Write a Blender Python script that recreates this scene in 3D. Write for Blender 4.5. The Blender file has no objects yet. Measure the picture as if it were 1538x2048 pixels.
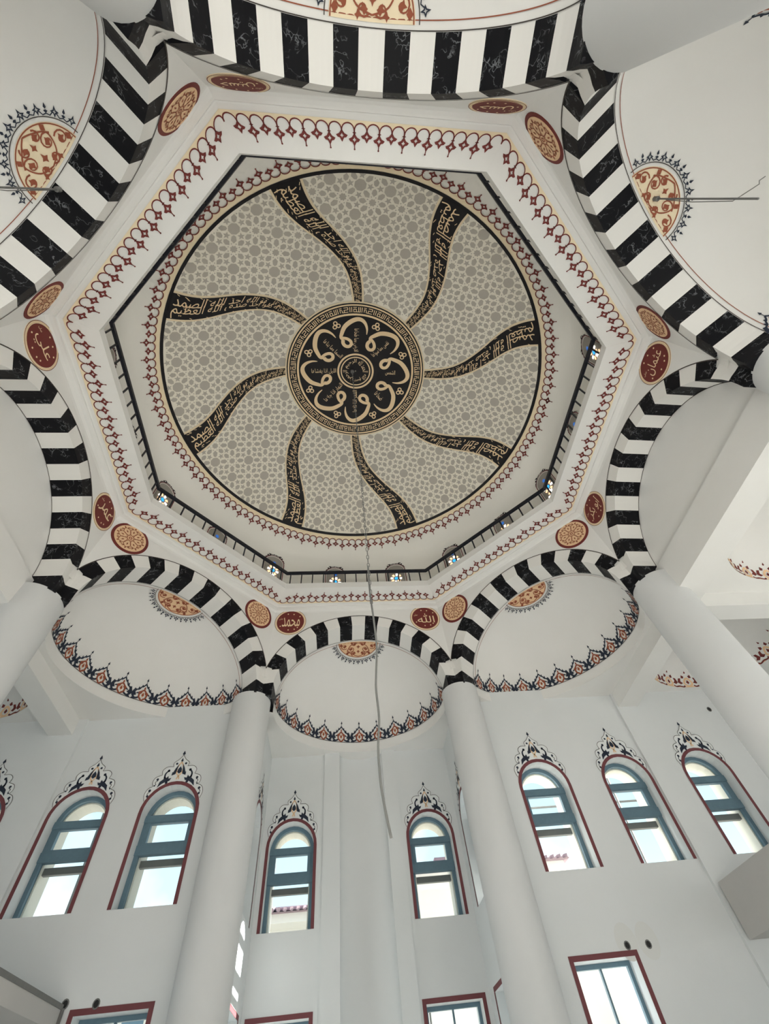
import bpy, bmesh, math, random
from mathutils import Vector, Matrix
from mathutils.geometry import tessellate_polygon
random.seed(7)
sc = bpy.context.scene
COL = sc.collection
PI = math.pi
S = 6.0                                   # metres per plan unit (octagon circumradius)
def W(p): return Vector((p[0]*S, p[1]*S, 1.6 + p[2]*S))

# ------------------------------------------------------------------ camera
cam = bpy.data.cameras.new('camera'); camo = bpy.data.objects.new('camera', cam); COL.objects.link(camo)
cam.sensor_fit = 'HORIZONTAL'; cam.sensor_width = 36.0; cam.lens = 904.24/1538*36.0
cam.clip_start = .05; cam.clip_end = 500
_r = Vector((0.99518277, -0.05055338, -0.08399772)); _u = Vector((0.00602223, -0.82365453, 0.56705991)); _f = Vector((0.0978519, 0.5648341, 0.81938235))
_m = Matrix((_r, _u, -_f)).transposed().to_4x4(); _m.translation = W((-0.07654, -0.66423, 0.0))
camo.matrix_world = _m
sc.camera = camo

# ------------------------------------------------------------------ sky, sun, exposure
SKY_STRENGTH = 0.85
SUN_STRENGTH = 22.0
EXPOSURE = 0.5
sc.view_settings.view_transform = 'Standard'; sc.view_settings.look = 'None'
sc.view_settings.exposure = EXPOSURE; sc.view_settings.gamma = 1.0; sc.view_settings.use_curve_mapping = False
sc.cycles.diffuse_bounces = 8; sc.cycles.max_bounces = 14; sc.cycles.transparent_max_bounces = 16
sc.cycles.sample_clamp_indirect = 6.0
world = bpy.data.worlds.new('sky'); sc.world = world; world.use_nodes = True
nt = world.node_tree; nt.nodes.clear()
out = nt.nodes.new('ShaderNodeOutputWorld'); bg = nt.nodes.new('ShaderNodeBackground')
tc = nt.nodes.new('ShaderNodeTexCoord'); sep = nt.nodes.new('ShaderNodeSeparateXYZ')
ramp = nt.nodes.new('ShaderNodeValToRGB')
ramp.color_ramp.elements[0].position = 0.0; ramp.color_ramp.elements[0].color = (1.25, 1.27, 1.25, 1)
ramp.color_ramp.elements[1].position = 0.75; ramp.color_ramp.elements[1].color = (0.42, 0.72, 1.0, 1)
e = ramp.color_ramp.elements.new(0.28); e.color = (0.74, 1.03, 1.15, 1)
noi = nt.nodes.new('ShaderNodeTexNoise'); noi.inputs['Scale'].default_value = 3.2; noi.inputs['Detail'].default_value = 5
crmp = nt.nodes.new('ShaderNodeValToRGB'); crmp.color_ramp.elements[0].position = .5; crmp.color_ramp.elements[1].position = .68
mixc = nt.nodes.new('ShaderNodeMix'); mixc.data_type = 'RGBA'; mixc.inputs['B'].default_value = (1.3, 1.3, 1.28, 1)
nt.links.new(tc.outputs['Generated'], sep.inputs[0]); nt.links.new(sep.outputs['Z'], ramp.inputs[0])
nt.links.new(tc.outputs['Generated'], noi.inputs['Vector']); nt.links.new(noi.outputs['Fac'], crmp.inputs[0])
nt.links.new(crmp.outputs[0], mixc.inputs['Factor']); nt.links.new(ramp.outputs[0], mixc.inputs['A'])
nt.links.new(mixc.outputs['Result'], bg.inputs['Color']); bg.inputs['Strength'].default_value = SKY_STRENGTH
nt.links.new(bg.outputs[0], out.inputs[0])
sl = bpy.data.lights.new('sun', 'SUN'); sl.energy = SUN_STRENGTH; sl.angle = 0.0093; sl.color = (1.0, .97, .92)
so = bpy.data.objects.new('sun', sl); COL.objects.link(so)
_el = math.radians(20); _d = Vector((-math.cos(_el), -0.02, -math.sin(_el)))
so.rotation_euler = _d.to_track_quat('-Z', 'Y').to_euler(); so.location = W((6, 0, 3))

# ------------------------------------------------------------------ materials
def mat(name, col, rough=.6, noise=0.0, nscale=3.0, spec=.3, emit=None, estr=0.0):
    m = bpy.data.materials.new(name); m.use_nodes = True
    n = m.node_tree; b = n.nodes['Principled BSDF']
    b.inputs['Base Color'].default_value = (*col, 1); b.inputs['Roughness'].default_value = rough
    b.inputs['Specular IOR Level'].default_value = spec
    if noise:
        t = n.nodes.new('ShaderNodeTexCoord'); x = n.nodes.new('ShaderNodeTexNoise')
        x.inputs['Scale'].default_value = nscale; x.inputs['Detail'].default_value = 4
        mx = n.nodes.new('ShaderNodeMix'); mx.data_type = 'RGBA'
        mx.inputs['A'].default_value = (*[c*(1-noise) for c in col], 1); mx.inputs['B'].default_value = (*[min(1, c*(1+noise)) for c in col], 1)
        n.links.new(t.outputs['Object'], x.inputs['Vector']); n.links.new(x.outputs['Fac'], mx.inputs['Factor'])
        n.links.new(mx.outputs['Result'], b.inputs['Base Color'])
    if emit:
        b.inputs['Emission Color'].default_value = (*emit, 1); b.inputs['Emission Strength'].default_value = estr
    return m
def plaster(name, col, stain):
    m = mat(name, col, .75, 0, spec=.15); n = m.node_tree; b = n.nodes['Principled BSDF']
    t = n.nodes.new('ShaderNodeTexCoord')
    x = n.nodes.new('ShaderNodeTexNoise'); x.inputs['Scale'].default_value = .35; x.inputs['Detail'].default_value = 6; x.inputs['Roughness'].default_value = .62
    r = n.nodes.new('ShaderNodeValToRGB'); r.color_ramp.elements[0].position = .35; r.color_ramp.elements[1].position = .7
    r.color_ramp.elements[0].color = (*col, 1); r.color_ramp.elements[1].color = (*[c*k for c, k in zip(col, stain)], 1)
    f = n.nodes.new('ShaderNodeTexNoise'); f.inputs['Scale'].default_value = 9; f.inputs['Detail'].default_value = 3
    bp = n.nodes.new('ShaderNodeBump'); bp.inputs['Strength'].default_value = .06; bp.inputs['Distance'].default_value = .02
    n.links.new(t.outputs['Object'], x.inputs['Vector']); n.links.new(t.outputs['Object'], f.inputs['Vector'])
    n.links.new(x.outputs['Fac'], r.inputs[0]); n.links.new(r.outputs[0], b.inputs['Base Color'])
    n.links.new(f.outputs['Fac'], bp.inputs['Height']); n.links.new(bp.outputs[0], b.inputs['Normal'])
    return m
def marble(name):
    m = mat(name, (.008, .008, .010), .5, spec=.12); n = m.node_tree; b = n.nodes['Principled BSDF']
    t = n.nodes.new('ShaderNodeTexCoord'); w = n.nodes.new('ShaderNodeTexNoise'); w.inputs['Scale'].default_value = 4.5; w.inputs['Detail'].default_value = 3
    ad = n.nodes.new('ShaderNodeMix'); ad.data_type = 'RGBA'; ad.inputs['Factor'].default_value = .55
    v = n.nodes.new('ShaderNodeTexVoronoi'); v.feature = 'DISTANCE_TO_EDGE'; v.inputs['Scale'].default_value = 5.5
    r = n.nodes.new('ShaderNodeValToRGB'); r.color_ramp.elements[0].position = 0.0; r.color_ramp.elements[0].color = (.17, .18, .19, 1)
    r.color_ramp.elements[1].position = .04; r.color_ramp.elements[1].color = (.0, .0, .0, 1)
    k = n.nodes.new('ShaderNodeTexNoise'); k.inputs['Scale'].default_value = 5.5; k.inputs['Detail'].default_value = 2
    kr = n.nodes.new('ShaderNodeValToRGB'); kr.color_ramp.elements[0].position = .45; kr.color_ramp.elements[1].position = .62
    mu = n.nodes.new('ShaderNodeMix'); mu.data_type = 'RGBA'; mu.blend_type = 'MULTIPLY'; mu.inputs['Factor'].default_value = 1
    su = n.nodes.new('ShaderNodeMix'); su.data_type = 'RGBA'; su.blend_type = 'ADD'; su.inputs['Factor'].default_value = 1
    su.inputs['A'].default_value = (.0075, .0075, .0095, 1)
    n.links.new(t.outputs['Object'], w.inputs['Vector']); n.links.new(t.outputs['Object'], ad.inputs['A']); n.links.new(w.outputs['Color'], ad.inputs['B'])
    n.links.new(ad.outputs['Result'], v.inputs['Vector']); n.links.new(v.outputs['Distance'], r.inputs[0])
    n.links.new(t.outputs['Object'], k.inputs['Vector']); n.links.new(k.outputs['Fac'], kr.inputs[0])
    n.links.new(r.outputs[0], mu.inputs['A']); n.links.new(kr.outputs[0], mu.inputs['B'])
    n.links.new(mu.outputs['Result'], su.inputs['B']); n.links.new(su.outputs['Result'], b.inputs['Base Color'])
    return m
def glass(name):
    m = bpy.data.materials.new(name); m.use_nodes = True; n = m.node_tree; n.nodes.clear()
    o = n.nodes.new('ShaderNodeOutputMaterial'); mx = n.nodes.new('ShaderNodeMixShader'); t = n.nodes.new('ShaderNodeBsdfTransparent')
    g = n.nodes.new('ShaderNodeBsdfGlossy'); g.inputs['Roughness'].default_value = .02; t.inputs['Color'].default_value = (.93, .98, .98, 1)
    fr = n.nodes.new('ShaderNodeFresnel'); fr.inputs['IOR'].default_value = 1.35
    n.links.new(fr.outputs[0], mx.inputs[0]); n.links.new(t.outputs[0], mx.inputs[1]); n.links.new(g.outputs[0], mx.inputs[2]); n.links.new(mx.outputs[0], o.inputs[0])
    return m
M = dict(
    plaster=plaster('white_plaster', (.80, .797, .784), (.95, .945, .93)),
    wall=plaster('cool_cast_wall_plaster', (.73, .75, .76), (.94, .945, .94)),  # cool cast of the skylight is mixed into this plaster colour
    column=plaster('shaded_column_plaster', (.66, .67, .675), (.93, .93, .925)),  # same paint as the walls, darkened to put shade into the colour
    crest=mat('crest_white', (.79, .81, .815), .8),
    drum=plaster('drum_plaster', (.84, .83, .79), (.96, .96, .95)),
    white=mat('white_voussoir', (.80, .79, .765), .6, .02, 2),
    black=marble('black_veined_marble'),
    ink=mat('black_paint', (.012, .011, .013), .6),
    line=mat('dark_line_paint', (.06, .05, .045), .7),
    cream=mat('cream_lattice_paint', (.88, .84, .74), .7, .03, 2),
    cell=mat('grey_cell_paint', (.475, .445, .395), .7, .05, 2),
    beige=mat('beige_paint', (.86, .73, .52), .7),
    peach=mat('peach_paint', (.83, .57, .35), .7),
    gold=mat('gold_letter_paint', (.86, .66, .42), .6),
    burg=mat('burgundy_paint', (.165, .030, .026), .65, .06, 6),
    rust=mat('rust_paint', (.30, .085, .045), .7),
    navy=mat('navy_paint', (.022, .030, .050), .7),
    trim=mat('maroon_trim_paint', (.175, .055, .062), .65),
    metal=mat('dark_metal', (.014, .016, .024), .4),
    steel=mat('steel_grey', (.16, .16, .155), .45, .1, 20),
    cable=mat('grey_cable', (.22, .22, .21), .6),
    frame=mat('hazed_teal_frame', (.125, .205, .26), .4, .12, 14),  # dark teal frames, paled so the colour carries the haze
    reveal=mat('cream_reveal', (.80, .76, .68), .7),
    glass=glass('clear_glass'),
    panel=mat('grey_grille_plaster', (.34, .32, .29), .7),
    gblue=mat('lit_blue_glass', (.02, .2, .5), .3, emit=(.03, .42, .95), estr=.9),
    gdark=mat('dim_blue_glass', (.02, .08, .3), .3, emit=(.03, .16, .55), estr=.5),
    gwhite=mat('lit_white_glass', (.8, .8, .8), .3, emit=(1, .96, .9), estr=1.6),
    gamber=mat('lit_amber_glass', (.7, .4, .2), .3, emit=(.95, .6, .34), estr=1.1),
    floor=mat('concrete_floor', (.72, .70, .665), .8, .08, 1.5),
    ground=mat('pale_ground', (.50, .47, .42), .9, .1, .4),
    house=mat('house_render', (.80, .775, .73), .8, .04, 1),
    tile=mat('roof_tile', (.33, .24, .27), .8, .25, 3),
    soffit=mat('brown_soffit', (.45, .28, .2), .8),
    hole=mat('dark_socket', (.03, .03, .03), .9),
    stain=mat('grey_patch', (.70, .71, .70), .8),
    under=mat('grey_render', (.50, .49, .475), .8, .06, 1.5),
)

# ------------------------------------------------------------------ mesh helpers
class MB:
    def __init__(s): s.v = []; s.f = []
    def add(s, pts): i = len(s.v); s.v.extend(pts); return i
    def poly(s, pts): i = s.add(pts); s.f.append(tuple(range(i, i+len(pts))))
    def quad(s, a, b, c, d): s.poly([a, b, c, d])
    def grid(s, rows, closed=False):          # rows of equal length, joined
        n = len(rows[0]); base = [s.add(r) for r in rows]
        for a, b in zip(base[:-1], base[1:]):
            for j in range(n if closed else n-1):
                k = (j+1) % n; s.f.append((a+j, a+k, b+k, b+j))
    def box(s, lo, hi):
        x0, y0, z0 = lo; x1, y1, z1 = hi
        i = s.add([(x0,y0,z0),(x1,y0,z0),(x1,y1,z0),(x0,y1,z0),(x0,y0,z1),(x1,y0,z1),(x1,y1,z1),(x0,y1,z1)])
        for q in ((0,3,2,1),(4,5,6,7),(0,1,5,4),(1,2,6,5),(2,3,7,6),(3,0,4,7)): s.f.append(tuple(i+k for k in q))
    def tube(s, pts, r, n=6, cap=True):
        pts = [Vector(p) for p in pts]; rows = []
        for k, p in enumerate(pts):
            t = (pts[min(k+1, len(pts)-1)] - pts[max(k-1, 0)]).normalized()
            a = Vector((0, 0, 1)) if abs(t.z) < .9 else Vector((1, 0, 0)); x = t.cross(a).normalized(); y = t.cross(x)
            rows.append([tuple(p + x*math.cos(2*PI*j/n)*r + y*math.sin(2*PI*j/n)*r) for j in range(n)])
        b0 = len(s.v); s.grid(rows, True)
        if cap:
            s.f.append(tuple(b0+j for j in range(n))); e = len(s.v)-n; s.f.append(tuple(e+j for j in range(n)))
    def prism(s, pts2, f0, f1):               # closed 2D outline between maps f0 and f1
        n = len(pts2); a = s.add([f0(*q) for q in pts2]); b = s.add([f1(*q) for q in pts2])
        for j in range(n): k = (j+1) % n; s.f.append((a+j, a+k, b+k, b+j))
        for tri in tessellate_polygon([[Vector((q[0], q[1], 0)) for q in pts2]]):
            s.f.append(tuple(a+t for t in tri)); s.f.append(tuple(b+t for t in tri))
    def holes(s, loops, fmap):                # flat plate with holes
        flat = [q for L in loops for q in L]; b = s.add([fmap(*q) for q in flat])
        for tri in tessellate_polygon([[Vector((q[0], q[1], 0)) for q in L] for L in loops]): s.f.append(tuple(b+t for t in tri))
def obj(name, mb, m, parent=None, kind=None, smooth=False, world=False, label=None):
    me = bpy.data.meshes.new(name)
    me.from_pydata([tuple(p) if world else tuple(W(p)) for p in mb.v], [], mb.f); me.materials.append(M[m])
    if smooth:
        me.polygons.foreach_set('use_smooth', [True]*len(me.polygons))
    me.update(); o = bpy.data.objects.new(name, me); COL.objects.link(o)
    if parent is not None:
        o.parent = parent; o.matrix_parent_inverse = Matrix.Translation(-Vector(gloc(parent)))
    if kind: o['kind'] = kind
    if label: o['label'] = label
    return o
def gloc(o):
    return o.get('_loc', (0, 0, 0))
def empty(name, p, kind=None, world=False):
    o = bpy.data.objects.new(name, None); COL.objects.link(o); l = Vector(p) if world else W(p)
    o.location = l; o.empty_display_size = .1; o['_loc'] = tuple(l)
    if kind: o['kind'] = kind
    return o
def tag(o, label, cat, group=None):
    o['label'] = label; o['category'] = cat
    if group: o['group'] = group
    return o
def fixnormals(o):
    bm = bmesh.new(); bm.from_mesh(o.data); bmesh.ops.remove_doubles(bm, verts=bm.verts, dist=1e-4); bmesh.ops.recalc_face_normals(bm, faces=bm.faces); bm.to_mesh(o.data); bm.free()

# 2D drawing -> mapped mesh
class Pen:
    def __init__(s, fmap): s.m = MB(); s.f = fmap
    def poly(s, pts): s.m.poly([s.f(*p) for p in pts])
    def fill(s, pts):
        b = s.m.add([s.f(*p) for p in pts])
        for t in tessellate_polygon([[Vector((p[0], p[1], 0)) for p in pts]]): s.m.f.append(tuple(b+k for k in t))
    def stroke(s, pts, w, w1=None, closed=False, aspect=1.0):
        n = len(pts); L = []; R = []
        for k in range(n):
            a = pts[(k-1) % n] if (closed or k > 0) else pts[k]; b = pts[(k+1) % n] if (closed or k < n-1) else pts[k]
            dx, dy = b[0]-a[0], (b[1]-a[1])/aspect; l = math.hypot(dx, dy) or 1
            ww = w if w1 is None else (w(k/(n-1)) if callable(w) else w+(w1-w)*k/(n-1))
            nx, ny = -dy/l*ww/2, dx/l*ww/2*aspect
            L.append(s.f(pts[k][0]+nx, pts[k][1]+ny)); R.append(s.f(pts[k][0]-nx, pts[k][1]-ny))
        if closed: L.append(L[0]); R.append(R[0])
        s.m.grid([L, R])
    def disc(s, x, y, r, n=10, ry=None):
        s.poly([(x+r*math.cos(2*PI*k/n), y+(ry or r)*math.sin(2*PI*k/n)) for k in range(n)])
    def ring(s, x, y, r0, r1, n=48):
        a = [s.f(x+r0*math.cos(2*PI*k/n), y+r0*math.sin(2*PI*k/n)) for k in range(n)]
        b = [s.f(x+r1*math.cos(2*PI*k/n), y+r1*math.sin(2*PI*k/n)) for k in range(n)]
        s.m.grid([a, b], True)
    def out(s, name, m, parent=None, kind=None, label=None): 
        if s.m.f: return obj(name, s.m, m, parent, kind, label=label)
def bez(pts, n=8):                           # Catmull-Rom through points
    out = []
    P = [pts[0]] + list(pts) + [pts[-1]]
    for i in range(1, len(P)-2):
        p0, p1, p2, p3 = P[i-1], P[i], P[i+1], P[i+2]
        for k in range(n):
            t = k/n
            out.append(tuple(.5*((2*p1[j]) + (-p0[j]+p2[j])*t + (2*p0[j]-5*p1[j]+4*p2[j]-p3[j])*t*t + (-p0[j]+3*p1[j]-3*p2[j]+p3[j])*t**3) for j in (0, 1)))
    out.append(tuple(pts[-1])); return out
def spiral(x, y, r, a0, turns, n=14, shrink=.25):
    return [(x+r*(1-(1-shrink)*k/n)*math.cos(a0+2*PI*turns*k/n), y+r*(1-(1-shrink)*k/n)*math.sin(a0+2*PI*turns*k/n)) for k in range(n+1)]

# ------------------------------------------------------------------ Arabic lettering
AR = {}
for ch, b, n in [('ا',0xFE8D,2),('أ',0xFE83,2),('إ',0xFE87,2),('ب',0xFE8F,4),('ة',0xFE93,2),('ت',0xFE95,4),('ث',0xFE99,4),('ج',0xFE9D,4),('ح',0xFEA1,4),('خ',0xFEA5,4),
                 ('د',0xFEA9,2),('ذ',0xFEAB,2),('ر',0xFEAD,2),('ز',0xFEAF,2),('س',0xFEB1,4),('ش',0xFEB5,4),('ص',0xFEB9,4),('ض',0xFEBD,4),('ط',0xFEC1,4),('ظ',0xFEC5,4),
                 ('ع',0xFEC9,4),('غ',0xFECD,4),('ف',0xFED1,4),('ق',0xFED5,4),('ك',0xFED9,4),('ل',0xFEDD,4),('م',0xFEE1,4),('ن',0xFEE5,4),('ه',0xFEE9,4),('و',0xFEED,2),
                 ('ى',0xFEEF,2),('ي',0xFEF1,4)]: AR[ch] = (b, n)
def shape(t):
    t = t.replace('لا', '\u0001'); out = []
    info = lambda c: (0xFEFB, 2) if c == '\u0001' else AR.get(c)
    for i, c in enumerate(t):
        f = info(c)
        if not f: out.append(c); continue
        pr = info(t[i-1]) if i else None; nx = info(t[i+1]) if i+1 < len(t) else None
        jp = bool(pr and pr[1] == 4); jn = bool(nx and f[1] == 4)
        out.append(chr(f[0] + (3 if jp and jn else 2 if jn else 1 if jp else 0)))
    return ''.join(reversed(out))
_tcache = {}
def text2d(t):
    if t in _tcache: return _tcache[t]
    c = bpy.data.curves.new('lettering', 'FONT'); c.body = shape(t); c.resolution_u = 1
    o = bpy.data.objects.new('lettering', c); COL.objects.link(o); bpy.context.view_layer.update()
    me = o.evaluated_get(bpy.context.evaluated_depsgraph_get()).to_mesh()
    vs = [(v.co.x, v.co.y) for v in me.vertices]; fs = [tuple(p.vertices) for p in me.polygons]
    bpy.data.objects.remove(o); bpy.data.curves.remove(c)
    x0 = min(v[0] for v in vs); x1 = max(v[0] for v in vs); y0 = min(v[1] for v in vs); y1 = max(v[1] for v in vs)
    _tcache[t] = ([(v[0]-x0, v[1]-y0) for v in vs], fs, x1-x0, y1-y0); return _tcache[t]
def write(pen, t, fn):                       # fn(x, y) with x, y in 0..1 of the text box
    vs, fs, w, h = text2d(t); b = pen.m.add([pen.f(*fn(x/w, y/h)) for x, y in vs])
    pen.m.f.extend(tuple(b+k for k in f) for f in fs)

# ------------------------------------------------------------------ plan of the octagon
VK = dict(Sl=(-0.37217, 0.884), Sr=(0.37617, 0.88307), El=(0.91976, 0.35489), Eu=(0.94245, -0.35948), NE=(0.3706, -0.87533), NW=(-0.3803, -0.87848), Wu=(-0.91937, -0.36234), Wl=(-0.91182, 0.35073))
ORDER = ['Sl', 'Sr', 'El', 'Eu', 'NE', 'NW', 'Wu', 'Wl']
SIDES = [('Sl','Sr'), ('Sr','El'), ('El','Eu'), ('Eu','NE'), ('NE','NW'), ('NW','Wu'), ('Wu','Wl'), ('Wl','Sl')]
SN = ['front', 'front_right', 'right', 'back_right', 'back', 'back_left', 'left', 'front_left']
Z0, BE, RING, DEPTH = 1.06, .345, .05, .085
class Side:
    def __init__(s, a, b):
        A, B = Vector(VK[a]), Vector(VK[b]); s.M = (A+B)/2; d = B-A; s.L = d.length; s.t = d/s.L; s.h = s.L/2
        s.n = Vector((s.t.y, -s.t.x)); 
        if s.n.dot(s.M) < 0: s.n = -s.n
        s.a = s.h/.9597; s.ai = s.a-RING; s.bi = BE-RING
    def P(s, x, d, z): q = s.M + s.t*x + s.n*d; return (q.x, q.y, z)
    def lean(s, z): return -.015*max(0, min(1.1, (z-1.157)/.25))
    def face(s, x, z, off=0): return s.P(x, s.lean(z)-off, z)
    def eo(s, f): return (max(-s.h, min(s.h, s.a*math.cos(f))), Z0+BE*math.sin(f))
    def ei(s, f): return (s.ai*math.cos(f), Z0+s.bi*math.sin(f))
SD = [Side(*q) for q in SIDES]
HD = {0: .325, 1: .265, 3: .265, 4: .325, 5: .265, 7: .265}     # half-dome depth of a side

# ------------------------------------------------------------------ floor, walls, outer shell
mb = MB(); mb.box((-1.8, -1.8, -.30), (1.8, 1.42, -.267)); obj('floor', mb, 'floor', kind='structure')
mb = MB(); mb.box((-14, -14, -.34), (14, 16, -.3)); obj('ground', mb, 'ground', kind='structure')
YW, YN, TW = .965, 1.305, .12
HWN, HSP = .0815, .694                        # window opening half width, spring height
def arch_hole(c, hw=HWN, z0=.458, zs=HSP, n=14):
    return [(c-hw, z0), (c+hw, z0)] + [(c+hw*math.cos(PI*k/n), zs+hw*math.sin(PI*k/n)) for k in range(n+1)]
def rect_hole(c, hw, z0, z1): return [(c-hw, z0), (c+hw, z0), (c+hw, z1), (c-hw, z1)]
def wall(name, outer, holes, f0, f1, m='wall'):
    mb = MB(); mb.holes([outer]+holes, f0); mb.holes([outer]+holes, f1)
    for L in [outer]+holes:
        mb.grid([[f0(*q) for q in L], [f1(*q) for q in L]], True)
    return obj(name, mb, m, kind='structure')
LOWZ0, LOWZ1 = -.12, .262
up_l = [-.6245, -.900, -1.205]; up_r = [.622, .927, 1.229, 1.53]
lo_l = [-.628]; lo_r = [.616, 1.3]
UPF = [-.262, .257]
lowhw = .086
wl = wall('wall_front_left', [(-1.8, -.267), (-.37, -.267), (-.37, 1.06), (-1.8, 1.06)], [arch_hole(c) for c in up_l]+[rect_hole(c, lowhw, LOWZ0, LOWZ1) for c in lo_l], lambda x, z: (x, YW, z), lambda x, z: (x, YW+TW, z))
wr = wall('wall_front_right', [(.37, -.267), (1.8, -.267), (1.8, 1.06), (.37, 1.06)], [arch_hole(c) for c in up_r]+[rect_hole(c, lowhw, LOWZ0, LOWZ1) for c in lo_r], lambda x, z: (x, YW, z), lambda x, z: (x, YW+TW, z))
nf = wall('wall_front', [(-.47, -.267), (-.085, -.267), (-.085, 1.06), (-.47, 1.06)], [arch_hole(UPF[0]), rect_hole(UPF[0], lowhw, LOWZ0, LOWZ1)], lambda x, z: (x, YN, z), lambda x, z: (x, YN+TW, z))
nf2 = wall('wall_front', [(.095, -.267), (.47, -.267), (.47, 1.06), (.095, 1.06)], [arch_hole(UPF[1]), rect_hole(UPF[1], lowhw, LOWZ0, LOWZ1)], lambda x, z: (x, YN, z), lambda x, z: (x, YN+TW, z))
YS = 1.150                                    # windows in the niche's side walls
for sgn, nm in ((-1, 'wall_niche_left'), (1, 'wall_niche_right')):
    wall(nm, [(.965, -.267), (1.305, -.267), (1.305, 1.06), (.965, 1.06)], [arch_hole(YS), rect_hole(YS, lowhw, LOWZ0, LOWZ1)],
         lambda y, z, g=sgn: (g*.37, y, z), lambda y, z, g=sgn: (g*.47, y, z))
# prayer niche: concave recess with flanking strips
mb = MB(); rows = []
for z in (-.267, 1.06): rows.append([(.005-.090*math.cos(PI*k/20), YN+.055*math.sin(PI*k/20), z) for k in range(21)])
mb.grid(rows); obj('wall_niche_recess', mb, 'wall', kind='structure', smooth=True)
for i, (a, b) in enumerate(((-.147, -.085), (.095, .150))):
    mb = MB(); mb.box((a, YN-.012, -.267), (b, YN+.03, 1.03)); obj('trim_%d' % (i+1), mb, 'wall', kind='structure')
# pilaster step in the side parts of the front wall
mb = MB(); mb.holes([[(1.022, .1), (1.8, .1), (1.8, 1.03), (1.022, 1.03)]]+[arch_hole(c, HWN+.0005) for c in up_r[2:]], lambda x, z: (x, YW-.011, z))
L = [(1.022, .1), (1.8, .1), (1.8, 1.03), (1.022, 1.03)]; mb.grid([[(x, YW-.011, z) for x, z in L], [(x, YW, z) for x, z in L]], True)
for c in up_r[2:]:
    H = arch_hole(c, HWN+.0005); mb.grid([[(x, YW-.011, z) for x, z in H], [(x, YW+.001, z) for x, z in H]], True)
obj('wall_front_right', mb, 'wall', kind='structure')
mb = MB(); mb.holes([[(-1.8, .1), (-1.0, .1), (-1.0, 1.03), (-1.8, 1.03)]]+[arch_hole(up_l[2], HWN+.0005)], lambda x, z: (x, YW-.011, z))
L = [(-1.8, .1), (-1.0, .1), (-1.0, 1.03), (-1.8, 1.03)]; mb.grid([[(x, YW-.011, z) for x, z in L], [(x, YW, z) for x, z in L]], True)
H = arch_hole(up_l[2], HWN+.0005); mb.grid([[(x, YW-.011, z) for x, z in H], [(x, YW+.001, z) for x, z in H]], True)
obj('wall_front_left', mb, 'wall', kind='structure')
# side and back walls (out of the picture) with openings made up to let daylight onto the floor
def outer_wall(name, f, lo, hi, n, z0=-.2, z1=.62, skip=()):
    w = (hi-lo)/n; hs = [rect_hole(lo+w*(k+.5), w*.44, z0, z1) for k in range(n) if k not in skip]
    return wall(name, [(lo, -.267), (hi, -.267), (hi, 1.06), (lo, 1.06)], hs, lambda u, z: f(u, 0, z), lambda u, z: f(u, .06, z))
outer_wall('wall_right', lambda u, d, z: (1.8+d, u, z), -1.8, 1.02, 5, .15, .62, (4,))
outer_wall('wall_left', lambda u, d, z: (-1.8-d, u, z), -1.8, 1.02, 5)
outer_wall('wall_back', lambda u, d, z: (u, -1.8-d, z), -1.8, 1.8, 6)
# unseen box added to stop daylight leaking in above the ceilings
mb = MB()
mb.box((-1.86, -1.86, 1.06), (-1.80, 1.07, 2.32)); mb.box((1.80, -1.86, 1.06), (1.86, 1.07, 2.32)); mb.box((-1.86, -1.86, 1.06), (1.86, -1.80, 2.32))
mb.box((-1.86, 1.06, 1.03), (-.46, 1.10, 2.32)); mb.box((.46, 1.06, 1.03), (1.86, 1.10, 2.32)); mb.box((-.49, 1.10, 1.03), (-.46, 1.43, 2.32)); mb.box((.46, 1.10, 1.03), (.49, 1.43, 2.32)); mb.box((-.49, 1.39, 1.03), (.49, 1.43, 2.32)); mb.box((-1.86, -1.86, 2.30), (1.86, 1.43, 2.36))
obj('roof', mb, 'house', kind='structure')  # added light blocker, out of view

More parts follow.
